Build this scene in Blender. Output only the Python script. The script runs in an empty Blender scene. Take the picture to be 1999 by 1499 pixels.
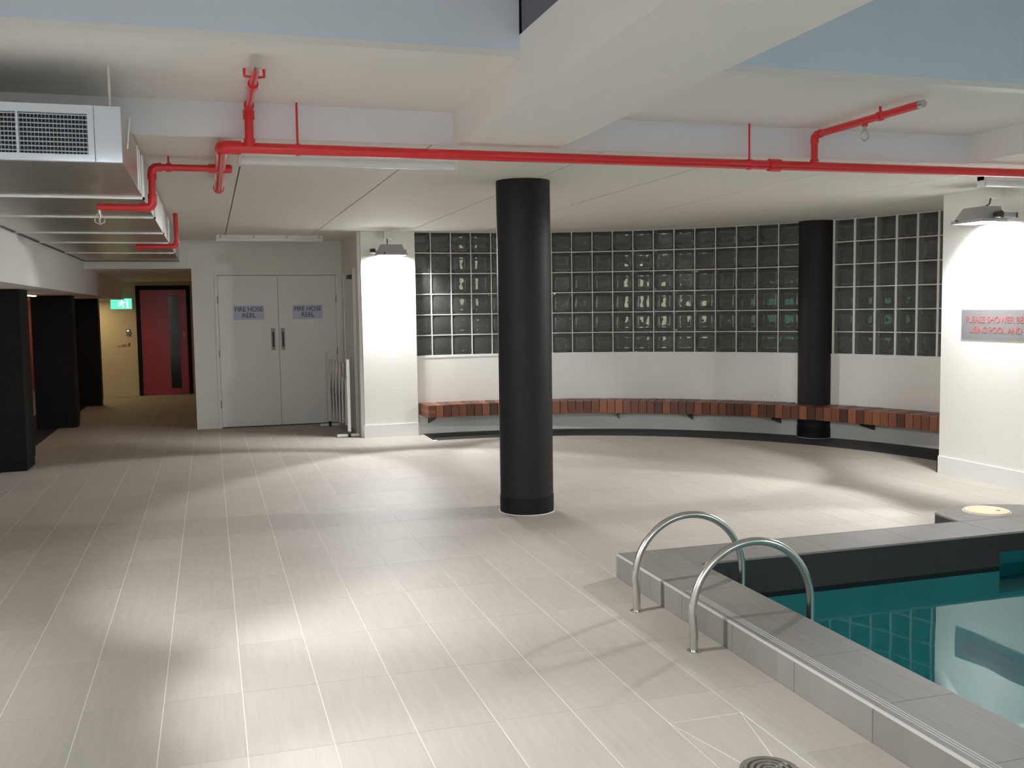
import bpy, bmesh, math, random
from mathutils import Vector, Matrix
random.seed(7)
SC = bpy.context.scene
COL = SC.collection
PI = math.pi

# ------------------------------------------------------------------ camera, world, exposure
FPX, YAW, PITCH, ROLL, HCAM = 1919.19, 0.297479, -0.077232, -0.0144115, 1.5541
def cam_axes():
    f = Vector((math.sin(YAW)*math.cos(PITCH), math.cos(YAW)*math.cos(PITCH), math.sin(PITCH)))
    r = Vector((math.cos(YAW), -math.sin(YAW), 0)); u = r.cross(f)
    c, s = math.cos(ROLL), math.sin(ROLL)
    return c*r + s*u, -s*r + c*u, f
CR, CU, CF = cam_axes()
cd = bpy.data.cameras.new('camera'); cam = bpy.data.objects.new('camera', cd); COL.objects.link(cam)
cd.sensor_width = 36; cd.sensor_fit = 'HORIZONTAL'; cd.lens = FPX*36/1999; cd.clip_start = 0.05; cd.clip_end = 200
m = Matrix((CR, CU, -CF)).transposed().to_4x4(); m.translation = (0, 0, HCAM); cam.matrix_world = m
SC.camera = cam
w = bpy.data.worlds.new('night'); SC.world = w; w.use_nodes = True
w.node_tree.nodes['Background'].inputs[0].default_value = (0.35, 0.5, 0.8, 1)
w.node_tree.nodes['Background'].inputs[1].default_value = 0.03
vs = SC.view_settings; vs.view_transform = 'Standard'; vs.look = 'None'; vs.gamma = 1; vs.exposure = 0.3
vs.use_curve_mapping = False
SC.cycles.max_bounces = 10; SC.cycles.diffuse_bounces = 6

# ------------------------------------------------------------------ materials
def mat(name, col, rough=.6, metal=0, spec=.5, noise=0, nscale=8, bump=0, bscale=40, emit=None, estr=0, coat=0, aniso=None):
    M = bpy.data.materials.new(name); M.use_nodes = True
    nt = M.node_tree; b = nt.nodes['Principled BSDF']
    b.inputs['Base Color'].default_value = (*col, 1); b.inputs['Roughness'].default_value = rough
    b.inputs['Metallic'].default_value = metal; b.inputs['Specular IOR Level'].default_value = spec
    b.inputs['Coat Weight'].default_value = coat
    if emit: b.inputs['Emission Color'].default_value = (*emit, 1); b.inputs['Emission Strength'].default_value = estr
    if noise or bump:
        g = nt.nodes.new('ShaderNodeNewGeometry')
    if noise:
        n = nt.nodes.new('ShaderNodeTexNoise'); n.inputs['Scale'].default_value = nscale; n.inputs['Detail'].default_value = 4
        if aniso:
            mp = nt.nodes.new('ShaderNodeMapping'); mp.inputs['Scale'].default_value = aniso
            nt.links.new(g.outputs['Position'], mp.inputs[0]); nt.links.new(mp.outputs[0], n.inputs['Vector'])
        else: nt.links.new(g.outputs['Position'], n.inputs['Vector'])
        mx = nt.nodes.new('ShaderNodeMixRGB'); mx.inputs[1].default_value = (*[c*(1-noise) for c in col], 1)
        mx.inputs[2].default_value = (*[min(1, c*(1+noise)) for c in col], 1)
        nt.links.new(n.outputs['Fac'], mx.inputs[0]); nt.links.new(mx.outputs[0], b.inputs['Base Color'])
    if bump:
        n2 = nt.nodes.new('ShaderNodeTexNoise'); n2.inputs['Scale'].default_value = bscale
        nt.links.new(g.outputs['Position'], n2.inputs['Vector'])
        bp = nt.nodes.new('ShaderNodeBump'); bp.inputs['Strength'].default_value = bump; bp.inputs['Distance'].default_value = .01
        nt.links.new(n2.outputs['Fac'], bp.inputs['Height']); nt.links.new(bp.outputs[0], b.inputs['Normal'])
    return M

def emis(name, col, s):
    M = bpy.data.materials.new(name); M.use_nodes = True; nt = M.node_tree; nt.nodes.clear()
    e = nt.nodes.new('ShaderNodeEmission'); o = nt.nodes.new('ShaderNodeOutputMaterial')
    e.inputs[0].default_value = (*col, 1); e.inputs[1].default_value = s; nt.links.new(e.outputs[0], o.inputs[0])
    return M

def tile_mat(name, c1, c2, rough, streak=(40, 3, 1)):
    """stone-look porcelain: per-tile shade from its grid cell and faint streaks along the tile"""
    M = bpy.data.materials.new(name); M.use_nodes = True; nt = M.node_tree; b = nt.nodes['Principled BSDF']
    g = nt.nodes.new('ShaderNodeNewGeometry')
    sep = nt.nodes.new('ShaderNodeSeparateXYZ'); nt.links.new(g.outputs['Position'], sep.inputs[0])
    def cell(out, org, size):
        a = nt.nodes.new('ShaderNodeMath'); a.operation = 'SUBTRACT'; nt.links.new(out, a.inputs[0]); a.inputs[1].default_value = org
        d = nt.nodes.new('ShaderNodeMath'); d.operation = 'DIVIDE'; nt.links.new(a.outputs[0], d.inputs[0]); d.inputs[1].default_value = size
        f = nt.nodes.new('ShaderNodeMath'); f.operation = 'FLOOR'; nt.links.new(d.outputs[0], f.inputs[0]); return f.outputs[0]
    cb = nt.nodes.new('ShaderNodeCombineXYZ')
    nt.links.new(cell(sep.outputs[0], TX0, TW), cb.inputs[0]); nt.links.new(cell(sep.outputs[1], TY0, TL), cb.inputs[1])
    wn = nt.nodes.new('ShaderNodeTexWhiteNoise'); nt.links.new(cb.outputs[0], wn.inputs['Vector'])
    mp = nt.nodes.new('ShaderNodeMapping'); mp.inputs['Scale'].default_value = streak
    nt.links.new(g.outputs['Position'], mp.inputs[0])
    ad = nt.nodes.new('ShaderNodeVectorMath'); ad.operation = 'ADD'
    sc = nt.nodes.new('ShaderNodeVectorMath'); sc.operation = 'SCALE'; sc.inputs['Scale'].default_value = 9
    nt.links.new(wn.outputs['Color'], sc.inputs[0]); nt.links.new(mp.outputs[0], ad.inputs[0]); nt.links.new(sc.outputs[0], ad.inputs[1])
    n = nt.nodes.new('ShaderNodeTexNoise'); n.inputs['Scale'].default_value = 1.3; n.inputs['Detail'].default_value = 6
    nt.links.new(ad.outputs[0], n.inputs['Vector'])
    m1 = nt.nodes.new('ShaderNodeMath'); m1.operation = 'MULTIPLY_ADD'; nt.links.new(wn.outputs['Value'], m1.inputs[0]); m1.inputs[1].default_value = .45
    nt.links.new(n.outputs['Fac'], m1.inputs[2])
    m2 = nt.nodes.new('ShaderNodeMath'); m2.operation = 'SUBTRACT'; m2.use_clamp = True; nt.links.new(m1.outputs[0], m2.inputs[0]); m2.inputs[1].default_value = .22
    mx = nt.nodes.new('ShaderNodeMixRGB'); mx.inputs[1].default_value = (*c1, 1); mx.inputs[2].default_value = (*c2, 1)
    nt.links.new(m2.outputs[0], mx.inputs[0]); nt.links.new(mx.outputs[0], b.inputs['Base Color'])
    b.inputs['Roughness'].default_value = rough; b.inputs['Specular IOR Level'].default_value = .18
    return M

def wood_mat(name):
    M = bpy.data.materials.new(name); M.use_nodes = True; nt = M.node_tree; b = nt.nodes['Principled BSDF']
    oi = nt.nodes.new('ShaderNodeObjectInfo'); tc = nt.nodes.new('ShaderNodeTexCoord')
    mp = nt.nodes.new('ShaderNodeMapping'); mp.inputs['Scale'].default_value = (60, 3, 60)
    nt.links.new(tc.outputs['Object'], mp.inputs[0])
    ad = nt.nodes.new('ShaderNodeVectorMath'); ad.operation = 'ADD'; nt.links.new(mp.outputs[0], ad.inputs[0])
    cm = nt.nodes.new('ShaderNodeCombineXYZ'); ml = nt.nodes.new('ShaderNodeMath'); ml.operation = 'MULTIPLY'; ml.inputs[1].default_value = 50
    nt.links.new(oi.outputs['Random'], ml.inputs[0]); nt.links.new(ml.outputs[0], cm.inputs[0]); nt.links.new(cm.outputs[0], ad.inputs[1])
    n = nt.nodes.new('ShaderNodeTexNoise'); n.inputs['Scale'].default_value = 1; n.inputs['Detail'].default_value = 5; nt.links.new(ad.outputs[0], n.inputs['Vector'])
    r1 = nt.nodes.new('ShaderNodeValToRGB'); nt.links.new(oi.outputs['Random'], r1.inputs[0])
    e = r1.color_ramp.elements; e[0].position = 0; e[0].color = (.075, .024, .013, 1); e[1].position = 1; e[1].color = (.32, .115, .05, 1)
    k = r1.color_ramp.elements.new(.5); k.color = (.18, .058, .028, 1)
    mx = nt.nodes.new('ShaderNodeMixRGB'); mx.blend_type = 'MULTIPLY'; mx.inputs[0].default_value = .7
    r2 = nt.nodes.new('ShaderNodeValToRGB'); nt.links.new(n.outputs['Fac'], r2.inputs[0])
    r2.color_ramp.elements[0].position = .3; r2.color_ramp.elements[0].color = (.55, .5, .5, 1); r2.color_ramp.elements[1].position = .7
    nt.links.new(r1.outputs[0], mx.inputs[1]); nt.links.new(r2.outputs[0], mx.inputs[2]); nt.links.new(mx.outputs[0], b.inputs['Base Color'])
    b.inputs['Roughness'].default_value = .42
    return M

def rings(nt, g_unused, base):
    """concentric pressed rings, measured from each block's own centre"""
    tc = nt.nodes.new('ShaderNodeTexCoord'); mp = nt.nodes.new('ShaderNodeMapping'); mp.inputs['Scale'].default_value = (1, 0, 1)
    nt.links.new(tc.outputs['Object'], mp.inputs[0])
    ln = nt.nodes.new('ShaderNodeVectorMath'); ln.operation = 'LENGTH'; nt.links.new(mp.outputs[0], ln.inputs[0])
    k = nt.nodes.new('ShaderNodeMath'); k.operation = 'MULTIPLY'; k.inputs[1].default_value = 85; nt.links.new(ln.outputs['Value'], k.inputs[0])
    sn = nt.nodes.new('ShaderNodeMath'); sn.operation = 'SINE'; nt.links.new(k.outputs[0], sn.inputs[0])
    a = nt.nodes.new('ShaderNodeMath'); a.operation = 'MULTIPLY_ADD'; a.inputs[1].default_value = .22; nt.links.new(sn.outputs[0], a.inputs[0]); nt.links.new(base, a.inputs[2])
    return a.outputs[0]

def glass_front(name):
    """thin inner pane: tinted, light passes; wavy sheen and a diffuse haze painted for the grey of reflections"""
    M = bpy.data.materials.new(name); M.use_nodes = True; nt = M.node_tree; nt.nodes.clear()
    o = nt.nodes.new('ShaderNodeOutputMaterial')
    tr = nt.nodes.new('ShaderNodeBsdfTransparent'); tr.inputs[0].default_value = (.88, .90, .87, 1)
    df = nt.nodes.new('ShaderNodeBsdfDiffuse'); df.inputs[0].default_value = (.50, .51, .47, 1)
    gl = nt.nodes.new('ShaderNodeBsdfGlossy'); gl.inputs['Roughness'].default_value = .03
    g = nt.nodes.new('ShaderNodeNewGeometry'); n = nt.nodes.new('ShaderNodeTexNoise'); n.inputs['Scale'].default_value = 14; n.inputs['Detail'].default_value = 1
    nt.links.new(g.outputs['Position'], n.inputs['Vector'])
    bp = nt.nodes.new('ShaderNodeBump'); bp.inputs['Strength'].default_value = .5; bp.inputs['Distance'].default_value = .02
    nt.links.new(rings(nt, g, n.outputs['Fac']), bp.inputs['Height']); nt.links.new(bp.outputs[0], gl.inputs['Normal'])
    fr = nt.nodes.new('ShaderNodeFresnel'); fr.inputs[0].default_value = 1.5; nt.links.new(bp.outputs[0], fr.inputs['Normal'])
    a = nt.nodes.new('ShaderNodeMixShader'); a.inputs[0].default_value = .12  # diffuse share paints in the grey haze of reflected light
    nt.links.new(tr.outputs[0], a.inputs[1]); nt.links.new(df.outputs[0], a.inputs[2])
    b = nt.nodes.new('ShaderNodeMixShader'); nt.links.new(fr.outputs[0], b.inputs[0]); nt.links.new(a.outputs[0], b.inputs[1]); nt.links.new(gl.outputs[0], b.inputs[2])
    nt.links.new(b.outputs[0], o.inputs[0])
    return M

def glass_lens(name):
    M = bpy.data.materials.new(name); M.use_nodes = True; nt = M.node_tree; nt.nodes.clear()
    o = nt.nodes.new('ShaderNodeOutputMaterial'); gl = nt.nodes.new('ShaderNodeBsdfGlass')
    gl.inputs['Color'].default_value = (.8, .87, .82, 1); gl.inputs['IOR'].default_value = 1.45; gl.inputs['Roughness'].default_value = .02
    g = nt.nodes.new('ShaderNodeNewGeometry'); n = nt.nodes.new('ShaderNodeTexNoise'); n.inputs['Scale'].default_value = 7; n.inputs['Detail'].default_value = 2
    nt.links.new(g.outputs['Position'], n.inputs['Vector'])
    bp = nt.nodes.new('ShaderNodeBump'); bp.inputs['Strength'].default_value = .35; bp.inputs['Distance'].default_value = .02
    nt.links.new(rings(nt, g, n.outputs['Fac']), bp.inputs['Height']); nt.links.new(bp.outputs[0], gl.inputs['Normal'])
    nt.links.new(gl.outputs[0], o.inputs[0]); return M

def water_mat(name):
    M = bpy.data.materials.new(name); M.use_nodes = True; nt = M.node_tree; nt.nodes.clear()
    o = nt.nodes.new('ShaderNodeOutputMaterial')
    tr = nt.nodes.new('ShaderNodeBsdfTransparent'); tr.inputs[0].default_value = (.80, .99, 1, 1)
    gl = nt.nodes.new('ShaderNodeBsdfGlossy'); gl.inputs['Roughness'].default_value = .015; gl.inputs[0].default_value = (.9, 1, 1, 1)
    g = nt.nodes.new('ShaderNodeNewGeometry'); n = nt.nodes.new('ShaderNodeTexNoise'); n.inputs['Scale'].default_value = 3; n.inputs['Detail'].default_value = 1
    nt.links.new(g.outputs['Position'], n.inputs['Vector'])
    bp = nt.nodes.new('ShaderNodeBump'); bp.inputs['Strength'].default_value = .03; bp.inputs['Distance'].default_value = .02
    nt.links.new(n.outputs['Fac'], bp.inputs['Height']); nt.links.new(bp.outputs[0], gl.inputs['Normal'])
    fr = nt.nodes.new('ShaderNodeFresnel'); fr.inputs[0].default_value = 1.33
    b = nt.nodes.new('ShaderNodeMixShader'); nt.links.new(fr.outputs[0], b.inputs[0]); nt.links.new(tr.outputs[0], b.inputs[1]); nt.links.new(gl.outputs[0], b.inputs[2])
    nt.links.new(b.outputs[0], o.inputs[0]); return M

TX0, TY0, TW, TL = -0.5294, 4.0706, 0.3024, 0.6042
M = {}
M['wall'] = mat('painted_wall', (.80, .79, .74), .55, noise=.03, nscale=2, bump=.05, bscale=60)
M['white'] = mat('white_paint', (.80, .80, .78), .45)
M['soffit'] = mat('soffit_paint', (.83, .81, .79), .7, noise=.03, nscale=1.5, bump=.05, bscale=80)
M['panel'] = mat('ceiling_panel', (.75, .73, .685), .65, noise=.03, nscale=1.2)
M['joint'] = mat('ceiling_joint', (.22, .17, .11), .8)
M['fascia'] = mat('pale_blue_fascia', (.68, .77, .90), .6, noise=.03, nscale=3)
M['step'] = mat('step_white', (.82, .83, .88), .55)
M['darkmetal'] = mat('dark_grey_metal', (.10, .10, .13), .4)
M['black'] = mat('black_paint', (.008, .008, .009), .6, spec=.2, noise=.3, nscale=30)
M['blackcol'] = mat('black_column_paint', (.013, .013, .014), .6, spec=.25, noise=.25, nscale=25, bump=.1, bscale=60)
M['tile'] = tile_mat('floor_tile', (.385, .352, .308), (.475, .438, .390), .58)
M['grout'] = mat('grout', (.80, .78, .74), .7)
M['bead'] = mat('pale_nosing', (.46, .45, .43), .6)
M['curb'] = tile_mat('curb_tile', (.18, .169, .153), (.25, .235, .213), .55)
M['pooldark'] = mat('dark_waterline_tile', (.022, .022, .024), .5, spec=.3, noise=.2, nscale=12)
M['teal'] = mat('teal_pool_tile', (.22, .72, .75), .4, noise=.1, nscale=4)
M['water'] = water_mat('pool_water')
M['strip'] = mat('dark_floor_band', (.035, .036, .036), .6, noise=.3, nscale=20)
M['wood'] = wood_mat('bench_timber')
M['steel'] = mat('brushed_steel', (.62, .61, .58), .22, metal=1)
M['galv'] = mat('galvanised_sheet', (.62, .62, .60), .33, metal=1, noise=.12, nscale=5)
M['galvpaint'] = mat('duct_front_grey', (.62, .68, .75), .4, noise=.04, nscale=6)
M['rib'] = mat('duct_cleat', (.80, .80, .78), .35, metal=.7)
M['red'] = mat('red_pipe_paint', (.72, .022, .03), .28, coat=.3)
M['reddoor'] = mat('red_door_paint', (.42, .022, .03), .3, noise=.08, nscale=3)
M['glassf'] = glass_front('glass_block_inner')
M['glassb'] = glass_lens('glass_block_outer')
M['mortar'] = mat('white_mortar', (.72, .73, .68), .7)
M['greyplastic'] = mat('grey_cast_housing', (.30, .30, .30), .45)
M['lens'] = emis('flood_lens', (.93, 1, 1), 32)
M['darkslat'] = mat('dark_gap_slat', (.09, .09, .09), .5)
M['tube'] = mat('diffuser_white', (.80, .80, .82), .25)
M['handlegrey'] = mat('satin_grey_plate', (.32, .31, .28), .5, metal=.3)
M['blackplastic'] = mat('black_plastic', (.02, .02, .02), .4)
M['plate'] = mat('sign_plate_blue_grey', (.50, .55, .68), .45)
M['plate2'] = mat('sign_plate_grey', (.20, .20, .205), .4, metal=.2)
M['ink'] = mat('dark_ink', (.10, .085, .11), .6)
M['redink'] = mat('red_ink', (.33, .10, .09), .5)
M['exitgreen'] = emis('exit_green', (.10, .85, .42), 1.3)
M['exitwhite'] = emis('exit_white', (.85, 1, .92), 2.2)
M['cream'] = mat('cream_plastic', (.82, .70, .46), .45)
M['darkglass'] = mat('dark_glass', (.006, .008, .008), .06)
M['yellowwall'] = mat('cream_end_wall', (.80, .73, .52), .6, noise=.03, nscale=3)
M['warm'] = emis('warm_strip', (1, .82, .45), 6)
M['outwall'] = mat('dark_outside_wall', (.12, .125, .12), .8, noise=.3, nscale=1)
M['outground'] = mat('dark_outside_ground', (.05, .05, .05), .9)
M['litwin'] = emis('lit_window', (1, .95, .72), .42)
M['tealwin'] = emis('teal_window', (.2, .75, .68), .12)
M['dim'] = mat('pale_outside_post', (.6, .6, .6), .7, emit=(.8, .85, .9), estr=.0)

# ------------------------------------------------------------------ mesh helpers
class MB:
    def __init__(s): s.v = []; s.f = []; s.m = []; s.sm = []
    def add(s, vs_, fs, mi=0, smooth=False):
        o = len(s.v); s.v += [tuple(v) for v in vs_]
        for f in fs: s.f.append(tuple(i+o for i in f)); s.m.append(mi); s.sm.append(smooth)
        return s
    def box(s, x0, x1, y0, y1, z0, z1, mi=0):
        vs_ = [(x, y, z) for z in (z0, z1) for y in (y0, y1) for x in (x0, x1)]
        return s.add(vs_, [(0,2,3,1),(4,5,7,6),(0,1,5,4),(2,6,7,3),(0,4,6,2),(1,3,7,5)], mi)
    def prism(s, pts, z0, z1, mi=0):
        n = len(pts); vs_ = [(x, y, z0) for x, y in pts]+[(x, y, z1) for x, y in pts]
        return s.add(vs_, [tuple(range(n-1, -1, -1)), tuple(range(n, 2*n))]+[(i, (i+1) % n, n+(i+1) % n, n+i) for i in range(n)], mi)
    def hull8(s, a, b, mi=0):
        """two quads a and b (same order) joined as a solid"""
        return s.add(list(a)+list(b), [(3,2,1,0),(4,5,6,7)]+[(i, (i+1) % 4, 4+(i+1) % 4, 4+i) for i in range(4)], mi)
    def tube(s, path, r, n=12, mi=0, caps=True):
        P = [Vector(p) for p in path]; rings = []; prev = None
        for i, p in enumerate(P):
            t = ((P[min(i+1, len(P)-1)]-p).normalized() + (p-P[max(i-1, 0)]).normalized())
            t.normalize()
            if prev is None:
                a = Vector((0, 0, 1)) if abs(t.z) < .9 else Vector((1, 0, 0)); nrm = a.cross(t).normalized()
            else: nrm = (prev - prev.dot(t)*t).normalized()
            prev = nrm; bn = t.cross(nrm); rr = r[i] if isinstance(r, (list, tuple)) else r
            rings.append([p + rr*(math.cos(2*PI*k/n)*nrm + math.sin(2*PI*k/n)*bn) for k in range(n)])
        vs_ = [v for rg in rings for v in rg]; fs = []
        for i in range(len(P)-1):
            for k in range(n): fs.append((i*n+k, i*n+(k+1) % n, (i+1)*n+(k+1) % n, (i+1)*n+k))
        s.add(vs_, fs, mi, True)
        if caps: s.add(rings[0], [tuple(range(n-1, -1, -1))], mi); s.add(rings[-1], [tuple(range(n))], mi)
        return s
    def cyl(s, x, y, z0, z1, r, n=24, mi=0): return s.tube([(x, y, z0), (x, y, z1)], r, n, mi)
    def build(s, name, mats, parent=None, loc=None, bevel=0):
        me = bpy.data.meshes.new(name); me.from_pydata(s.v, [], s.f)
        mats = mats if isinstance(mats, (list, tuple)) else [mats]
        for q in mats: me.materials.append(M[q])
        me.polygons.foreach_set('material_index', s.m); me.polygons.foreach_set('use_smooth', s.sm)
        me.update()
        if bevel:
            bm = bmesh.new(); bm.from_mesh(me)
            bmesh.ops.bevel(bm, geom=list(bm.edges), offset=bevel, segments=2, affect='EDGES', profile=.6); bm.to_mesh(me); bm.free()
        return link(name, me, parent, loc)
def link(name, data, parent=None, loc=None):
    o = bpy.data.objects.new(name, data); COL.objects.link(o)
    if parent is not None: o.parent = parent
    if loc is not None: o.location = loc
    return o
def box(name, b, m_, parent=None, bevel=0): return MB().box(*b).build(name, m_, parent, bevel=bevel)
def tag(o, label, cat=None, group=None, kind=None):
    o['label'] = label
    if cat: o['category'] = cat
    if group: o['group'] = group
    if kind: o['kind'] = kind
    return o
def struct(o, label): o['label'] = label; o['kind'] = 'structure'; return o
def thing(name, loc, label, cat, group=None, rz=0):
    o = bpy.data.objects.new(name, None); COL.objects.link(o); o.location = loc; o.rotation_euler = (0, 0, rz); o.empty_display_size = .1
    return tag(o, label, cat, group)
def sthing(name, loc, label):
    o = bpy.data.objects.new(name, None); COL.objects.link(o); o.location = loc; o.empty_display_size = .1
    return struct(o, label)
def text(name, body, size, m_, parent, loc, rot, width=None, depth=.001):
    c = bpy.data.curves.new(name, 'FONT'); c.body = body; c.size = size; c.align_x = 'CENTER'; c.align_y = 'CENTER'; c.extrude = depth
    c.offset = size*.012
    t = bpy.data.objects.new('tmp_text', c); COL.objects.link(t)
    dg = bpy.context.evaluated_depsgraph_get(); me = bpy.data.meshes.new_from_object(t.evaluated_get(dg)); bpy.data.objects.remove(t)
    if width:
        xs = [v.co.x for v in me.vertices]; k = width/(max(xs)-min(xs))
        for v in me.vertices: v.co.x *= k
    me.materials.clear(); me.materials.append(M[m_])
    o = link(name, me, parent, loc); o.rotation_euler = rot
    return o
def ring_pts(n, r, cx=0, cy=0): return [(cx+r*math.cos(2*PI*k/n), cy+r*math.sin(2*PI*k/n)) for k in range(n)]

# ------------------------------------------------------------------ the room shell
AC = (2.834, 7.365); AR = 4.636                        # centre and radius of the curved wall
def arc(a, r): t = math.radians(a); return (AC[0]+r*math.sin(t), AC[1]+r*math.cos(t))
XL, XR = -1.5, 6.32                                    # bulkhead face, right wall face
ZC, ZR, ZT = 2.5, 2.69, 3.3                            # ceiling, raised coffer, well
YS, YF, YD, YE, YB = 5.66, 4.36, 13.68, 19.8, -3.5     # ceiling step, fascia, door wall, corridor end, wall behind
ZCOR = 2.14

# floor: grout bed, tiles
fl = sthing('floor', (0, 0, 0), 'beige grey stone-look tiled floor with pale joints')
b = MB()
for r in ((-2.02, 2.192, YB, 11.95), (-2.02, 1.8, 11.95, YD), (2.192, XR, 5.15, 7.37), (2.192, 7.6, 7.37, 11.4), (2.192, 2.5, 11.4, 12.1),
          (5.96, XR, YB, 5.15), (2.192, 5.96, YB, -2.0), (-2.02, -.2, YD, YE)):
    b.box(r[0], r[1], r[2], r[3], -.06, -.0009)
b.build('grout_bed', 'grout', fl)
def rsub(r, c):
    x0, x1, y0, y1 = r; a0, a1, c0, c1 = c
    if a0 >= x1 or a1 <= x0 or c0 >= y1 or c1 <= y0: return [r]
    o = []
    if c0 > y0: o.append((x0, x1, y0, c0))
    if c1 < y1: o.append((x0, x1, c1, y1))
    yy0, yy1 = max(y0, c0), min(y1, c1)
    if a0 > x0: o.append((x0, a0, yy0, yy1))
    if a1 < x1: o.append((a1, x1, yy0, yy1))
    return o
def clip_circle(poly, c, r, n=96):
    for k in range(n):
        t = 2*PI*(k+.5)/n; nx, ny = math.cos(t), math.sin(t); out = []
        for i in range(len(poly)):
            p, q = poly[i], poly[(i+1) % len(poly)]
            dp = (p[0]-c[0])*nx+(p[1]-c[1])*ny-r; dq = (q[0]-c[0])*nx+(q[1]-c[1])*ny-r
            if dp <= 0: out.append(p)
            if dp*dq < 0: s = dp/(dp-dq); out.append((p[0]+s*(q[0]-p[0]), p[1]+s*(q[1]-p[1])))
        poly = out
        if len(poly) < 3: return []
    return poly
SR = 3.97                                              # inner radius of the dark band under the bench
DR = (1.5866, 1.8890, 2.34, 3.24)                      # envelope-cut tiles round the floor drain
REG = [(-2.02, 2.192, YB, 11.9), (-2.02, 1.77, 11.9, YD), (2.192, XR, 5.15, 7.36), (2.192, 2.4946, 7.36, 11.9),
       (5.96, XR, YB, 5.15), (2.192, 5.96, YB, -2.0), (-2.02, -.2, YD, YE)]
J = .0016
pieces = []
for i in range(-6, 30):
    for j in range(-13, 27):
        x0, x1, y0, y1 = TX0+i*TW+J, TX0+(i+1)*TW-J, TY0+j*TL+J*.6, TY0+(j+1)*TL-J*.6
        for R in REG:
            a = (max(x0, R[0]), min(x1, R[1]), max(y0, R[2]), min(y1, R[3]))
            if a[1]-a[0] < .01 or a[3]-a[2] < .01: continue
            for q in rsub(a, DR):
                if q[1]-q[0] > .01 and q[3]-q[2] > .01: pieces.append([(q[0], q[2]), (q[1], q[2]), (q[1], q[3]), (q[0], q[3])])
        a = (max(x0, 2.4946), x1, max(y0, 7.36), y1)
        if a[1]-a[0] > .01 and a[3]-a[2] > .01 and a[0] < 6.9 and a[2] < 11.5:
            pl = clip_circle([(a[0], a[2]), (a[1], a[2]), (a[1], a[3]), (a[0], a[3])], AC, SR)
            if pl: pieces.append(pl)
dcx, dcy = 1.738, 2.79
x0, x1, y0, y1 = DR[0]+J, DR[1]-J, DR[2]+J, DR[3]-J
def shrink(pl, d):
    cx = sum(p[0] for p in pl)/len(pl); cy = sum(p[1] for p in pl)/len(pl); o = []
    for p in pl:
        l = math.hypot(p[0]-cx, p[1]-cy); k = 1-d/l; o.append((cx+(p[0]-cx)*k, cy+(p[1]-cy)*k))
    return o
rr = .105
cut = [[(x0, y1), (dcx-rr*.6, dcy+rr*.8), (dcx+rr*.6, dcy+rr*.8), (x1, y1)], [(x1, y0), (dcx+rr*.6, dcy-rr*.8), (dcx-rr*.6, dcy-rr*.8), (x0, y0)],
       [(x0, y0), (dcx-rr*.6, dcy-rr*.8), (dcx-rr, dcy), (dcx-rr*.6, dcy+rr*.8), (x0, y1)],
       [(x1, y1), (dcx+rr*.6, dcy+rr*.8), (dcx+rr, dcy), (dcx+rr*.6, dcy-rr*.8), (x1, y0)]]
for c in cut:
    c = shrink(c[::-1] if False else c, .004)
    ar = sum(c[k][0]*c[(k+1) % len(c)][1]-c[(k+1) % len(c)][0]*c[k][1] for k in range(len(c)))
    pieces.append(c if ar > 0 else c[::-1])
def seen(x, y):
    d = Vector((x, y, -HCAM)); z = d.dot(CF)
    if z < .3: return None
    px, py = 999.5+FPX*d.dot(CR)/z, 749.5-FPX*d.dot(CU)/z
    return z if -60 < px < 2060 and py < 1600 else None
near = []
for k, p in enumerate(pieces):
    z = [seen(*q) for q in p]+[seen(sum(q[0] for q in p)/len(p), sum(q[1] for q in p)/len(p))]
    z = [q for q in z if q is not None]
    if z: near.append((min(z), k))
near = set(k for _, k in sorted(near)[:300])
shared = {}; rest = MB()
def tile_prism(b_, p, ox=0, oy=0):
    n = len(p)
    b_.add([(x-ox, y-oy, -.006) for x, y in p]+[(x-ox, y-oy, 0) for x, y in p], [tuple(range(n, 2*n))]+[(i, (i+1) % n, n+(i+1) % n, n+i) for i in range(n)])
for k, p in enumerate(pieces):
    if k in near:
        ox, oy = p[0]; key = tuple((round(x-ox, 4), round(y-oy, 4)) for x, y in p)
        if key in shared: link('tile', shared[key], fl, (ox, oy, 0))
        else:
            b = MB(); tile_prism(b, p, ox, oy); o = b.build('tile', 'tile', fl, (ox, oy, 0)); shared[key] = o.data
    else: tile_prism(rest, p)
o = rest.build('distant_tiles', 'tile', fl); o['kind'] = 'stuff'

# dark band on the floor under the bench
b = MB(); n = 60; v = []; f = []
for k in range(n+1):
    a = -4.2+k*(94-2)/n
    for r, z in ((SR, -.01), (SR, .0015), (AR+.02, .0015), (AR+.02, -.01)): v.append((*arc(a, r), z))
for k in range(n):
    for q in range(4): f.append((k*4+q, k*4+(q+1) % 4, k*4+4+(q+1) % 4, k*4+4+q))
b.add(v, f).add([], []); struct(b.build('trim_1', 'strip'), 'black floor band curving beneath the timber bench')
struct(box('floor_stalls', (-2.62, -2.02, 6.6, YE, -.06, -.004), 'strip'), 'dark floor of the changing stalls between the black piers')

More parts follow.
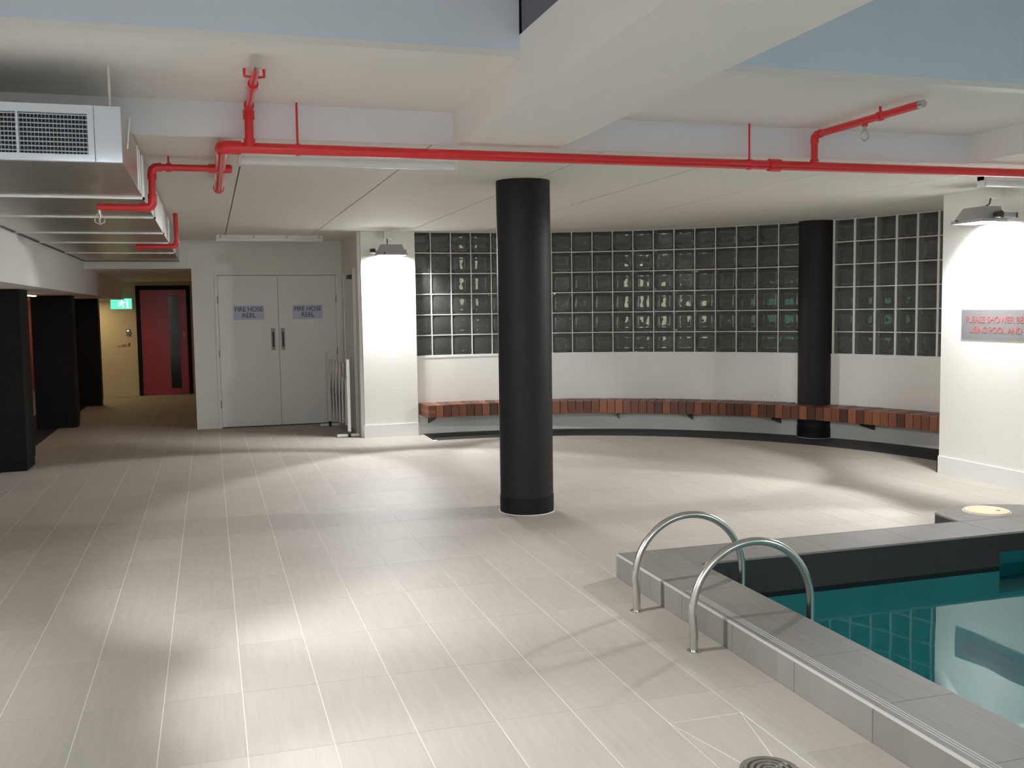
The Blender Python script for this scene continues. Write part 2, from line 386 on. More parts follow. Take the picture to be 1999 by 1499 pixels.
# walls
o = sthing('wall_back', (0, YD, 0), 'white painted wall with double cupboard doors and a corridor opening')
b = MB().box(-.2, .115, YD, YD+.2, 0, ZC).box(1.685, 1.9, YD, YD+.2, 0, ZC).box(.115, 1.685, YD, YD+.2, 2.05, ZC).box(XL, -.2, YD, YD+.2, ZCOR-.01, ZC)
wb = b.build('wall_surface', 'wall'); wb.parent = o; wb.matrix_parent_inverse = Matrix.Translation((0, -YD, 0))
struct(box('wall_cupboard_back', (.0, 1.9, YD+.5, YD+.55, 0, ZC), 'wall'), 'back of the hose reel cupboard')
b = MB().box(1.77, 2.43, 11.9, 13.72, 0, ZC)
struct(b.build('wall_pillar', 'wall'), 'white square pillar carrying a floodlight beside the glass blocks')
struct(MB().box(1.757, 2.435, 11.888, 11.9, 0, .155).box(2.43, 2.442, 11.888, 12.0, 0, .155).build('baseboard_pillar', 'white'), 'white skirting round the pillar foot')
struct(MB().box(XR, 7.7, YB, 7.36, 0, ZC).build('wall_right', 'wall'), 'white painted wall beside the pool with a grey sign')
struct(MB().box(XR-.012, XR, YB, 7.372, 0, .155).box(XR-.012, 7.4, 7.36, 7.372, 0, .155).build('baseboard_right', 'white'), 'white skirting along the pool wall')
struct(MB().box(-.2, -.02, YD+.2, YE, 0, ZCOR).build('wall_corridor', 'wall'), 'side wall of the dim corridor')
struct(MB().box(-2.7, .0, YE, YE+.1, 0, ZC).build('wall_end', 'yellowwall'), 'cream end wall of the corridor')
struct(MB().box(-2.7, -1.5, YB, 6.6, 0, 1.81).build('wall_left', 'wall'), 'plain left wall before the changing stalls')
struct(MB().box(-2.72, -2.63, 6.6, YE, 0, 1.81).build('wall_stalls', 'wall'), 'pale wall at the back of the changing stalls')
struct(MB().box(-2.7, XL, YB, YD+.2, 1.81, ZT).box(-2.7, XL, YD+.2, YE, 1.81, ZC).build('wall_bulkhead', 'soffit'), 'beige bulkhead running along the left side above the black piers')
struct(MB().box(-2.7, 7.7, YB-.1, YB, 0, ZT+.05).build('wall_behind', 'wall'), 'plain wall behind the viewpoint')
struct(MB().box(XL, -.02, YD+.2, YE, ZCOR, ZCOR+.1).build('ceiling_corridor', 'soffit'), 'low corridor ceiling')

# ceiling: panels with dark joints, slab above
ce = sthing('ceiling', (0, 0, ZC), 'beige panelled ceiling with thin dark joints')
xs = [XL, -.81, .23, 1.268, 2.345, 3.27, 4.31, 5.42, 6.45, 7.7]
for k in range(len(xs)-1):
    g0 = .005 if k else 0
    box('panel', (xs[k]+g0, xs[k+1]-.005, YS, 13.9, 0, .03), 'panel', ce)
box('slab', (XL, 7.7, YS+.01, 13.9, .03, .12), 'joint', ce)
struct(MB().box(XL, 1.395, YF+.08, YS+.1, ZR, ZR+.08).box(2.03, 5.05, YF+.08, YS+.1, ZR, ZR+.08).build('ceiling_raised', 'soffit'), 'raised ceiling strip above the red sprinkler pipe')
struct(MB().box(XL, 1.395, YS-.012, YS, ZC+.003, ZR).box(2.03, 5.05, YS-.012, YS, ZC+.003, ZR).build('ceiling_step', 'step'), 'white upright step between the two ceiling levels')
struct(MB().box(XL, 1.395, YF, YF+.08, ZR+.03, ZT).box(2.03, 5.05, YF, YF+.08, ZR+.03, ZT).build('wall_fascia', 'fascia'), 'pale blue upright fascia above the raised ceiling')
struct(MB().box(XL, 1.395, YF, YF+.08, ZR, ZR+.03).box(2.03, 5.05, YF, YF+.08, ZR, ZR+.03).build('trim_2', 'white'), 'white edge bead along the bottom of the blue fascia')
struct(MB().box(1.395, 2.03, YB, YS, ZC, 2.79).box(1.5, 2.03, YB, YF+.08, 2.79, ZT).build('ceiling_beam', 'soffit'), 'broad white concrete beam running overhead to the back')
struct(MB().box(5.05, XR+.1, YB, YS, ZC, ZT).build('ceiling_beam_side', 'soffit'), 'white beam above the pool wall')
struct(MB().box(1.397, 1.5, YB, YF-.02, 2.79, ZT).build('trim_3', 'darkmetal', bevel=.012), 'dark grey metal upstand on top of the beam')
struct(MB().box(XL, XR, YB, YF+.1, ZT, ZT+.08).build('ceiling_well', 'soffit'), 'high ceiling above the blue fascia')

# curved wall with glass blocks
cw = sthing('wall_curved', (0, 0, 0), 'low white curved wall carrying a band of glass blocks')
def arcslab(b_, a0, a1, r0, r1, z0, z1, n, mi=0):
    v = []; f = []
    for k in range(n+1):
        a = a0+(a1-a0)*k/n
        for r, z in ((r0, z0), (r0, z1), (r1, z1), (r1, z0)): v.append((*arc(a, r), z))
    for k in range(n):
        for q in range(4): f.append((k*4+q, k*4+4+q, k*4+4+(q+1) % 4, k*4+(q+1) % 4))
    f += [(0, 1, 2, 3), (n*4+3, n*4+2, n*4+1, n*4)]
    b_.add(v, f, mi)
ZS = .97
b = MB(); arcslab(b, -6.5, 92, AR, AR+.16, 0, ZS, 70); o = b.build('dado', 'wall', cw)
b = MB(); arcslab(b, -6.5, 92, AR-.006, AR+.16, ZS-.02, ZS+.004, 70); b.build('sill', 'white', cw)
NR = 6; BH = (ZC-ZS-.004)/NR; JW = .0105
mo = MB()
def panel_blocks(j0, pitch, ncol, GD, VW):
    wid = math.radians(pitch)*AR-VW; hh = BH-JW
    # one block: inner pane (thin, pillowed) and outer pane (solid lens), local x across, y outward, z up
    N = 4; bb = MB()
    def sheet(y0, bulge, flip, mi):
        v = []; f = []
        for q in range(N+1):
            for p in range(N+1):
                u, t = p/N*2-1, q/N*2-1
                v.append((u*wid/2, y0+bulge*(1-u**4)*(1-t**4), t*hh/2))
        for q in range(N):
            for p in range(N):
                a = q*(N+1)+p; c = (a, a+1, a+N+2, a+N+1); f.append(c if not flip else c[::-1])
        bb.add(v, f, mi, True)
    sheet(.014, -.013, False, 0)
    sheet(GD-.018, .014, False, 1); sheet(GD, .004, True, 1)
    o0 = len(bb.v)-2*(N+1)**2
    rim = [k for k in range(N+1)]+[(N+1)*k+N for k in range(1, N+1)]+[(N+1)*N+k for k in range(N-1, -1, -1)]+[(N+1)*k for k in range(N-1, 0, -1)]
    M2 = (N+1)**2
    for k in range(len(rim)):
        a, c = rim[k], rim[(k+1) % len(rim)]; bb.f.append((o0+c, o0+a, o0+M2+a, o0+M2+c)); bb.m.append(1); bb.sm.append(False)
    me = None
    for c in range(ncol):
        a = j0+(c+.5)*pitch; x, y = arc(a, AR)
        for r in range(NR):
            z = ZS+.004+(r+.5)*BH
            if me is None: o = bb.build('glass_block', ['glassf', 'glassb'], cw, (x, y, z)); me = o.data
            else: o = link('glass_block', me, cw, (x, y, z))
            o.rotation_euler = (0, 0, -math.radians(a))
    ja = math.degrees(VW/AR)
    for c in range(ncol+1):
        a = j0+c*pitch; arcslab(mo, a-ja/2, a+ja/2, AR+.001, AR+GD+.004, ZS+.004, ZC, 1)
    for r in range(NR+1):
        z = ZS+.004+r*BH; arcslab(mo, j0, j0+ncol*pitch, AR+.0015, AR+GD+.003, max(ZS+.004, z-JW/2), min(ZC, z+JW/2), ncol*2)
panel_blocks(-2.276-3.16, 3.160, 19, .07, JW)
panel_blocks(59.65, 3.045, 6, .105, .024)
arcslab(mo, 54.6, 59.5, AR+.02, AR+.09, ZS, ZC, 3); arcslab(mo, 77.95, 92, AR, AR+.09, ZS, ZC, 8)
mo.build('mortar_grid', 'mortar', cw)

# black columns
def column(loc, r, label, ztop=ZC):
    t = thing('round_column', (loc[0], loc[1], 0), label, 'column')
    MB().tube([(0, 0, .004), (0, 0, ztop)], r, 64).build('shaft', 'blackcol', t)
    MB().tube([(0, 0, .0), (0, 0, .125)], r+.004, 64).build('base_band', 'black', t)
    v = MB(); v.tube([(0, 0, 0), (0, 0, .004)], r+.014, 48); v.build('sealant_ring', 'white', t)
    return t
column((2.29, 7.12), .203, 'tall black round column standing alone on the open floor')
cx, cy = arc(56.96, AR+.03); column((cx, cy), .200, 'black round column set into the curved wall behind the bench')

# black piers along the left
for k, (y0, dy, lab) in enumerate(((10.72, .48, 'black pier between bulkhead and floor standing farthest from the red door'),
                                   (14.60, .35, 'middle black pier of the three below the bulkhead'),
                                   (17.90, .25, 'black pier below the bulkhead closest to the cream end wall'))):
    t = thing('black_pier', (-2.2, y0, 0), lab, 'pier', 'black piers under the bulkhead')
    box('shaft', (-.09, .42, 0, dy, .09, 1.81), 'black', t, bevel=.004); box('plinth', (-.09, .412, .008, dy-.008, 0, .09), 'black', t)
# stall partition doors (red) between the piers and pale splash wall below
for (y0, y1, lab) in ((11.9, 14.2, 'red stall door between the first and middle black piers'), (15.3, 17.6, 'red stall door between the two rear black piers'), (18.3, 19.5, 'red stall door next to the cream end wall')):
    t = thing('stall_door', (-2.6, y0, .4), lab, 'door', 'red stall doors behind the black piers')
    box('leaf', (0, .03, 0, y1-y0, 0, 1.36), 'reddoor', t); MB().cyl(.05, .12, .45, .6, .012, 10).build('handle', 'steel', t)
def strip_light(y, lab, n=1.0, power=4):
    t = thing('strip_light', (-2.05, y, 1.81), lab, 'light', 'warm strip lights in the stalls')
    box('body', (-.03, .03, 0, n, -.022, 0), 'white', t); box('diffuser', (-.022, .022, .02, n-.02, -.032, -.022), 'warm', t)
    ld = bpy.data.lights.new('strip_lamp', 'AREA'); ld.shape = 'RECTANGLE'; ld.size = .04; ld.size_y = n; ld.energy = power; ld.color = (1, .78, .4)
    l = link('strip_lamp', ld, t, (0, n/2, -.05))
strip_light(12.2, 'warm strip light under the bulkhead between the first two black piers', 1.2, .8)
strip_light(15.9, 'warm strip light under the bulkhead between the rear black piers', 1.0, 1)
strip_light(18.5, 'warm strip light under the bulkhead lighting the cream end wall', 1.0, 4.5)

# ------------------------------------------------------------------ pool
PX0, PX1, PY0, PY1, PZ = 2.192, 5.96, -2.0, 5.15, .135
PW = .35; WZ = -.072
pool = thing('swimming_pool', (PX0, PY0, 0), 'indoor pool with grey tiled kerb and teal basin', 'pool')
inv = Matrix.Translation((-PX0, -PY0, 0))
def pp(b_, name, m_): o = b_.build(name, m_, pool); o.matrix_parent_inverse = inv; return o
ix0, ix1, iy0, iy1 = PX0+PW, PX1-PW, PY0+PW, PY1-PW
b = MB().box(PX0+.012, ix0-.01, PY0+.012, PY1-.012, -1.4, PZ-.012).box(ix1+.01, PX1-.012, PY0+.012, PY1-.012, -1.4, PZ-.012)
b.box(ix0-.01, ix1+.01, PY0+.012, iy0-.01, -1.4, PZ-.012)
SKX0, SKX1 = 4.59, 5.25
b.box(ix0-.01, SKX0, iy1+.01, PY1-.012, -1.4, PZ-.012).box(SKX1, ix1+.01, iy1+.01, PY1-.012, -1.4, PZ-.012)
b.box(SKX0, SKX1, iy1+.01, PY1-.012, .015, PZ-.012).box(SKX0, SKX1, iy1+.01, PY1-.012, -1.4, -.25)
pp(b, 'kerb_core', 'pooldark')
b = MB().box(ix0-.01, ix0, iy0, iy1, WZ-.03, PZ-.012).box(ix1, ix1+.01, iy0, iy1, WZ-.03, PZ-.012).box(ix0, ix1, iy0-.01, iy0, WZ-.03, PZ-.012)
b.box(ix0, SKX0, iy1, iy1+.01, WZ-.03, PZ-.012).box(SKX1, ix1, iy1, iy1+.01, WZ-.03, PZ-.012).box(SKX0, SKX1, iy1, iy1+.01, .015, PZ-.012)
pp(b, 'waterline_band', 'pooldark')
b = MB().box(ix0-.01, ix0, iy0, iy1, -1.3, WZ-.03).box(ix1, ix1+.01, iy0, iy1, -1.3, WZ-.03).box(ix0, ix1, iy0-.01, iy0, -1.3, WZ-.03)
b.box(ix0, SKX0, iy1, iy1+.01, -1.3, WZ-.03).box(SKX1, ix1, iy1, iy1+.01, -1.3, WZ-.03).box(SKX0, SKX1, iy1, iy1+.01, -1.3, -.25)
b.box(ix0-.01, ix1+.01, iy0-.01, iy1+.01, -1.4, -1.3)
b.box(SKX0, SKX1, iy1+.30, iy1+.31, -.25, .015).box(SKX0, SKX0+.004, iy1+.01, iy1+.3, -.25, .015).box(SKX1-.004, SKX1, iy1+.01, iy1+.3, -.25, .015).box(SKX0, SKX1, iy1, iy1+.3, -.25, -.24)
pp(b, 'basin', 'teal')
# kerb tiles: riser and coping, one object each
CL = .49; mes = {}
def ktile(name, key, dims, loc):
    if key in mes: o = link(name, mes[key], pool)
    else:
        o = MB().box(0, dims[0], 0, dims[1], 0, dims[2]).build(name, 'curb', pool); mes[key] = o.data
    o.location = (loc[0]-PX0, loc[1]-PY0, loc[2]); return o
y = PY1; g = .003
ys = []
off = PY1-3.346-3*CL
y = PY1
cuts = [PY1]; q = 3.346+3*CL
while q > PY0+.05: cuts.append(q); q -= CL
cuts.append(PY0)
for a, c in zip(cuts[1:], cuts[:-1]):
    if c-a < .05: continue
    ktile('riser_tile', ('rl', round(c-a, 4)), (.012, c-a-g, PZ-.012), (PX0, a+g/2, 0))
    ktile('riser_tile', ('rr', round(c-a, 4)), (.012, c-a-g, PZ-.012), (PX1-.012, a+g/2, 0))
    if c <= iy1+.36 and a >= PY0:
        lo, hi = max(a, iy0), min(c, iy1)
        if hi-lo > .03:
            ktile('coping_tile', ('c', round(hi-lo, 4)), (PW, hi-lo-g, .012), (PX0, lo+g/2, PZ-.012))
            ktile('coping_tile', ('c', round(hi-lo, 4)), (PW, hi-lo-g, .012), (PX1-PW, lo+g/2, PZ-.012))
xc = [PX0]
while xc[-1]+.6 < PX1: xc.append(xc[-1]+.6)
xc.append(PX1)
for a, c in zip(xc[:-1], xc[1:]):
    ktile('coping_tile', ('cx', round(c-a, 4)), (c-a-g, PW, .012), (a+g/2, PY1-PW, PZ-.012))
    ktile('coping_tile', ('cx', round(c-a, 4)), (c-a-g, PW, .012), (a+g/2, PY0, PZ-.012))
    ktile('riser_tile', ('rx', round(c-a, 4)), (c-a-g, .012, PZ-.012), (a+g/2, PY1-.012, 0))
pp(MB().box(PX0-.002, PX0+.006, PY0, PY1, PZ-.009, PZ+.0015), 'edge_bead', 'bead')
pp(MB().box(PX0-.002, PX1, PY1-.006, PY1+.002, PZ-.009, PZ+.001), 'edge_bead', 'curb')
for k in range(3): pp(MB().box(PX0+.035+k*.014, PX0+.039+k*.014, PY0+.02, 4.35, PZ, PZ+.0012), 'nosing_rib', 'bead')
water = MB()
water.add([(ix0+.0, iy0, WZ), (ix1, iy0, WZ), (ix1, iy1, WZ), (ix0, iy1, WZ)], [(0, 1, 2, 3)])
water.add([(SKX0, iy1, WZ), (SKX1, iy1, WZ), (SKX1, iy1+.3, WZ), (SKX0, iy1+.3, WZ)], [(0, 1, 2, 3)])
tag(water.build('pool_water', 'water'), 'still teal water filling the pool', 'water')
# skimmer housing beside the far kerb with a cream lid
sk = thing('skimmer_housing', (4.98, 5.3, 0), 'grey tiled skimmer plinth bulging out from the far pool kerb', 'plinth')
pts = [(4.60, 5.153), (5.46, 5.153), (5.46, 5.30), (5.36, 5.44), (5.16, 5.53), (4.94, 5.55), (4.78, 5.52), (4.64, 5.43)]
pts = [(x-4.98, y-5.3) for x, y in pts]
MB().prism(pts, 0, PZ-.012).build('riser', 'pooldark', sk); MB().prism([(x*1.01, y) for x, y in pts], PZ-.012, PZ).build('cap', 'curb', sk)  # riser coloured dark for the shade on its side
ld_ = MB().tube([(0, 0, 0), (0, 0, .010), (0, 0, .013)], [.146, .146, .140], 40).build('lid', 'cream', sk, (0, .035, PZ)); ld_['label'] = 'cream round lid'
MB().prism(ring_pts(16, .014, .05, -.05), .0132, .0142).build('finger_hole', 'strip', ld_)
MB().tube([(0, 0, .0), (0, 0, .004)], .152, 40).build('rim', 'grout', ld_)

# handrails
def handrail(y, lab):
    t = thing('pool_handrail', (2.035, y, 0), lab, 'handrail', 'steel arch handrails over the pool kerb')
    R = .306; zc = .172
    path = [(0, 0, 0), (0, 0, .09), (-.008, 0, zc)]
    for k in range(1, 24): a = PI-PI*k/24; path.append((R-.008+R*math.cos(a), 0, zc+R*math.sin(a)))
    path += [(2*R-.008, 0, zc), (2*R-.008, 0, -.2), (2*R-.008, 0, -.75)]
    MB().tube(path, .0185, 16).build('rail', 'steel', t)
    MB().tube([(0, 0, 0), (0, 0, .005)], .032, 24).build('flange', 'steel', t)
    MB().tube([(2*R-.008, 0, -.45), (.51-.006, 0, -.45)], .012, 10).build('wall_stay', 'steel', t)
handrail(4.52, 'brushed steel arch handrail standing closer to the kerb corner')
handrail(3.90, 'brushed steel arch handrail standing farther from the kerb corner')

# floor drain
d = thing('floor_drain', (dcx, dcy, 0), 'round steel floor drain grate set among cut tiles', 'drain')
MB().tube([(0, 0, -.004), (0, 0, .003)], .1, 40).build('frame', 'steel', d)
MB().prism(ring_pts(36, .088), .0031, .0036).build('well', 'blackplastic', d)
for k in range(4):
    r = .018+.021*k; v = []; f = []; n = 36
    for i in range(n):
        a = 2*PI*i/n
        for q, z in ((r-.006, .0036), (r-.006, .006), (r+.006, .006), (r+.006, .0036)): v.append((q*math.cos(a), q*math.sin(a), z))
    for i in range(n):
        for q in range(4): f.append((i*4+q, i*4+(q+1) % 4, ((i+1) % n)*4+(q+1) % 4, ((i+1) % n)*4+q))
    MB().add(v, f).build('grate_ring', 'steel', d)

# ------------------------------------------------------------------ curved timber bench
bench = thing('curved_bench', (AC[0], AC[1], 0), 'long curved bench of reddish timber slats along the curved wall', 'bench')
A0, A1 = -4.7, 87.0; BR0, BR1 = 4.225, 4.625; BZ0, BZ1 = .245, .392
ns = 70; pa = (A1-A0)/ns
w0 = math.radians(pa)*BR0/2-.0035; w1 = w0+.002
me = None
for k in range(ns):
    a = A0+(k+.5)*pa; x, y = arc(a, BR0)
    if k == 0:
        for q in range(3):
            h = (BZ1-BZ0)/3
            o = MB().hull8([(-w0, 0, q*h+.001), (w0, 0, q*h+.001), (w1, .4, q*h+.001), (-w1, .4, q*h+.001)][::1], [(-w0, 0, (q+1)*h-.001), (w0, 0, (q+1)*h-.001), (w1, .4, (q+1)*h-.001), (-w1, .4, (q+1)*h-.001)]).build('end_board', 'wood', bench, (x-AC[0], y-AC[1], BZ0))
            o.rotation_euler = (0, 0, -math.radians(a))
        continue
    ca = abs(a-56.96); dl = math.radians(ca)*4.5
    if dl < .27:
        q0 = min(math.sqrt(max(0, .212**2-max(0, dl-w0)**2)), .212) if dl-w0 < .212 else 0
        ln = .4 if dl-w0 >= .212 else (AR+.03-q0)-BR0
        h = BZ1-BZ0
        o = MB().hull8([(-w0, 0, 0), (w0, 0, 0), (w1, ln, 0), (-w1, ln, 0)], [(-w0, 0, h), (w0, 0, h), (w1, ln, h), (-w1, ln, h)]).build('slat', 'wood', bench)
    elif me is None:
        h = BZ1-BZ0
        o = MB().hull8([(-w0, 0, 0), (w0, 0, 0), (w1, .4, 0), (-w1, .4, 0)], [(-w0, 0, h), (w0, 0, h), (w1, .4, h), (-w1, .4, h)]).build('slat', 'wood', bench); me = o.data
    else: o = link('slat', me, bench)
    o.location = (x-AC[0], y-AC[1], BZ0+random.uniform(-.0015, .0015)); o.rotation_euler = (0, 0, -math.radians(a))
for a in (-3.2, 12, 27, 38.5, 52, 66, 80):
    x, y = arc(a, 4.30)
    o = MB().box(-.02, .02, 0, .33, -.012, 0).hull8([(-.006, .02, -.03), (.006, .02, -.03), (.006, .33, -.11), (-.006, .33, -.11)], [(-.006, .02, -.012), (.006, .02, -.012), (.006, .33, -.012), (-.006, .33, -.012)]).build('bracket', 'blackplastic', bench, (x-AC[0], y-AC[1], BZ0-.002))
    o.rotation_euler = (0, 0, -math.radians(a))

# ------------------------------------------------------------------ doors
def leaf_door(name, x0, x1, hinge_left, lab):
    d = sthing(name, (x0, YD-.002, 0), lab)
    wd = x1-x0
    box('leaf', (0, wd, -.01, .03, .012, 2.035), 'white', d, bevel=.002)
    hx = wd-.075 if hinge_left else .05
    h = box('handle_plate', (hx-.027, hx+.027, -.013, -.009, 1.03, 1.325), 'handlegrey', d)
    o = MB().tube([(hx, -.012, 1.08), (hx, -.04, 1.09), (hx, -.042, 1.17), (hx, -.04, 1.26), (hx, -.012, 1.27)], .009, 10).build('handle', 'blackplastic', h)
    for z in (.32, 1.0, 1.72):
        xx = -.004 if hinge_left else wd+.004
        MB().tube([(xx, -.012, z-.05), (xx, -.012, z+.05)], .007, 8).build('hinge', 'greyplastic', d)
leaf_door('door_1', .125, .898, True, 'white cupboard door leaf nearer the dark corridor')
leaf_door('door_2', .902, 1.675, False, 'white cupboard door leaf nearer the pillar')
struct(MB().box(.085, .122, YD-.012, YD+.1, 0, 2.078).box(1.678, 1.715, YD-.012, YD+.1, 0, 2.078).box(.122, 1.678, YD-.012, YD+.1, 2.041, 2.078).build('trim_4', 'white'), 'white frame round the double cupboard doors')
# door in the pillar return
d3 = sthing('door_3', (1.77, 12.42, 0), 'white side door in the return wall behind the folding barrier')
box('leaf', (-.02, 0, .05, .90, .01, 2.03), 'white', d3); box('leaf_edge', (-.035, 0, 0, .05, 0, 2.08), 'wall', d3); box('jamb', (-.035, 0, .90, .95, 0, 2.08), 'wall', d3)
box('head', (-.035, 0, .05, .9, 2.03, 2.08), 'wall', d3); box('closer', (-.075, -.02, .1, .28, 1.95, 2.0), 'blackplastic', d3)
struct(MB().box(1.735, 1.77, 11.95, 12.05, 0, ZC).box(1.75, 1.77, 12.15, 12.19, 0, ZC).build('trim_5', 'white'), 'white upright ducts on the return wall beside the pillar')
# red corridor door
d4 = sthing('door_4', (-1.30, YE, 0), 'glossy red corridor door with tall narrow vision panel')
box('leaf', (.07, .9, -.04, 0, .01, 1.99), 'reddoor', d4, bevel=.003)
v = box('vision_panel', (.58, .765, -.045, -.039, .12, 1.87), 'darkglass', d4)
MB().box(.565, .58, -.05, -.038, .105, 1.885).box(.765, .78, -.05, -.038, .105, 1.885).box(.58, .765, -.05, -.038, 1.87, 1.885).box(.58, .765, -.05, -.038, .105, .12).build('bead', 'reddoor', v)
MB().box(0, .07, -.06, 0, 0, 2.07).box(.9, .97, -.06, 0, 0, 2.07).box(.07, .9, -.06, 0, 1.99, 2.07).build('frame', 'black', d4)
MB().tube([(.84, -.04, 1.0), (.84, -.1, 1.0), (.84, -.1, 1.25), (.84, -.04, 1.25)], .012, 10).build('handle', 'steel', d4)

# signs on the cupboard doors
for x0, lab in ((.315, 'fire hose reel sign on the cupboard door nearer the corridor'), (1.09, 'fire hose reel sign on the cupboard door nearer the pillar')):
    s = thing('door_sign', (x0+.2, YD-.013, 1.54), lab, 'sign', 'fire hose reel signs')
    box('plate', (-.2, .2, -.003, 0, -.096, .096), 'plate', s)
    text('lettering', 'FIRE HOSE', .085, 'ink', s, (0, -.0035, .042), (PI/2, 0, 0), .36)
    text('lettering', 'REEL', .085, 'ink', s, (0, -.0035, -.038), (PI/2, 0, 0), .17)
# pool rules sign
s = thing('pool_sign', (XR-.001, 6.65, 1.354), 'grey metal plate with red shower lettering on the pool wall', 'sign')
box('plate', (-.004, 0, -.455, .455, -.127, .127), 'plate2', s)
text('lettering', 'PLEASE SHOWER BEFORE', .078, 'redink', s, (-.0045, 0, .04), (PI/2, 0, -PI/2), .80)
text('lettering', 'USING POOL AND SPA', .078, 'redink', s, (-.0045, 0, -.048), (PI/2, 0, -PI/2), .71)
# exit sign
e = thing('exit_sign', (-1.555, YE-.03, 1.735), 'lit green exit sign with white running figure above the card reader', 'sign')
box('box', (-.195, .195, -.0, .03, -.108, .108), 'white', e); box('face', (-.183, .183, -.004, 0, -.096, .096), 'exitgreen', e)
fg = MB()
def flat(pts): n = len(pts); fg.add([(x, -.005, z) for x, z in pts], [tuple(range(n))])
flat([(.012+.016*math.cos(2*PI*k/14), .062+.016*math.sin(2*PI*k/14)) for k in range(14)])
flat([(-.012, -.01), (.02, -.015), (.028, .04), (-.002, .042)]); flat([(-.012, .0), (.004, -.015), (-.03, -.045), (-.062, -.04), (-.06, -.028), (-.036, -.03)])
flat([(.002, -.012), (.02, -.014), (.042, -.04), (.03, -.082), (.016, -.08), (.026, -.044)]); flat([(.02, .04), (.026, .028), (.05, .012), (.072, .024), (.066, .034), (.05, .026)])
flat([(.0, .042), (.004, .03), (-.03, .02), (-.048, -.004), (-.058, .002), (-.038, .032)])
fg.box(.09, .12, -.006, -.004, -.08, .08)
fg.build('running_figure', 'exitwhite', e)
r = thing('card_reader', (-1.46, YE, 1.2), 'small grey card reader on the cream end wall', 'reader')
box('case', (-.035, .035, -.03, 0, -.06, .06), 'greyplastic', r, bevel=.004); MB().box(-.012, .012, -.033, -.03, .02, .04).build('indicator', 'exitwhite', r)
nt_ = thing('notice_strip', (-1.545, YE, .968), 'small notice with faded red marks on the cream end wall', 'sign')
box('plate', (-.12, .12, -.003, 0, -.04, .04), 'yellowwall', nt_)
MB().box(-.115, .115, -.004, -.003, -.034, -.022).box(-.05, .1, -.004, -.003, -.004, .004).box(.085, .115, -.004, -.003, -.02, .034).box(-.02, .03, -.004, -.003, -.016, -.004).build('red_marks', 'redink', nt_)

# ------------------------------------------------------------------ floodlights
def spot(parent, loc, direction, energy, half, blend, size=.09, col=(.93, .97, 1)):
    ld = bpy.data.lights.new('flood_beam', 'SPOT'); ld.energy = energy; ld.spot_size = math.radians(2*half); ld.spot_blend = blend
    ld.shadow_soft_size = size; ld.color = col
    o = link('flood_beam', ld, parent, loc); o.rotation_euler = Vector(direction).to_track_quat('-Z', 'Y').to_euler(); return o
def floodlight(loc, rz, lab, main=260, down=60, col=(.98, .98, 1), kn=-1, blend=.28):
    """wall floodlight: local -y throws into the room, wall plane at +y .2"""
    t = thing('floodlight', loc, lab, 'floodlight', 'wall floodlights', rz)
    # tapered cast housing, lens below
    zt, zb = .125, .012
    a = [(-.165, -.13, zb), (.165, -.13, zb), (.165, .10, zb), (-.165, .10, zb)]
    c = [(-.115, -.07, zt), (.125, -.07, zt), (.125, .09, zt), (-.115, .09, zt)]
    MB().hull8(a, c).build('housing', 'greyplastic', t)
    MB().box(-.175, .175, -.14, -.128, -.004, .02).box(-.175, .175, .098, .11, -.004, .02).box(-.175, -.163, -.128, .098, -.004, .02).box(.163, .175, -.128, .098, -.004, .02).build('rim', 'greyplastic', t)
    MB().add([(-.163, -.128, .004), (.163, -.128, .004), (.163, .098, .004), (-.163, .098, .004)], [(3, 2, 1, 0)]).build('lens', 'lens', t)
    MB().tube([(kn*.19, -.02, .05), (kn*.25, -.02, .05)], .028, 14).build('knob', 'blackplastic', t)
    MB().tube([(-.1, -.145, .02), (-.1, -.155, .02)], .01, 10).build('clip', 'blackplastic', t)
    MB().box(-.2, -.186, -.01, .2, .03, .07).box(.176, .19, -.01, .2, .03, .07).box(-.2, .19, .19, .2, .03, .07).build('yoke', 'greyplastic', t)
    MB().box(-.06, .04, .08, .2, .205, .298).build('junction_box', 'wall', t)
    MB().tube([(-.02, .12, .205), (-.02, .11, .16), (-.03, .05, .12)], .007, 8).build('cable', 'blackplastic', t)
    for az, el, e in ((0, 58, .42), (-42, 62, .29), (42, 62, .29)):     # wide flood: near edge of the pool of light runs straight along the wall
        a_, e_ = math.radians(az), math.radians(el)
        spot(t, (0, -.02, -.02), (math.sin(a_)*math.sin(e_), -math.cos(a_)*math.sin(e_), -math.cos(e_)), main*e, 35, blend, col=col)
    spot(t, (0, 0, -.02), (0, .62, -.78), down, 62, .35, col=col)      # spill back on to the wall
    return t
floodlight((2.10, 11.7, 2.2), 0, 'grey floodlight shining on the white pillar beside the glass blocks', 720, 185)
floodlight((6.12, 6.70, 2.2), -PI/2, 'grey floodlight above the sign on the pool wall', 720, 170, kn=1)
floodlight((-1.30, 4.0, 2.2), PI/2, 'grey floodlight on the bulkhead opposite the pool corner', 900, 40, blend=.5)
floodlight((-1.30, -0.6, 2.2), PI/2, 'unseen fill floodlight added on the bulkhead behind the viewpoint', 260, 40)  # added out of view to light the fascia and the room
floodlight((6.12, 0.0, 2.2), -PI/2, 'unseen fill floodlight added on the pool wall behind the viewpoint', 260, 60)  # likewise added out of view for general light
for x, lab in ((0.2, 'unseen fill floodlight added on the plain rear wall nearest the bulkhead'), (1.0, 'unseen fill floodlight added on the plain rear wall below the broad beam'), (4.6, 'unseen fill floodlight added on the plain rear wall above the pool end')):
    floodlight((x, YB+.2, 2.3), PI, lab, 160 if x > 4 else 520, 40, col=(.84, .92, 1))  # added unseen lamps: cool fill for faces turned to the viewpoint

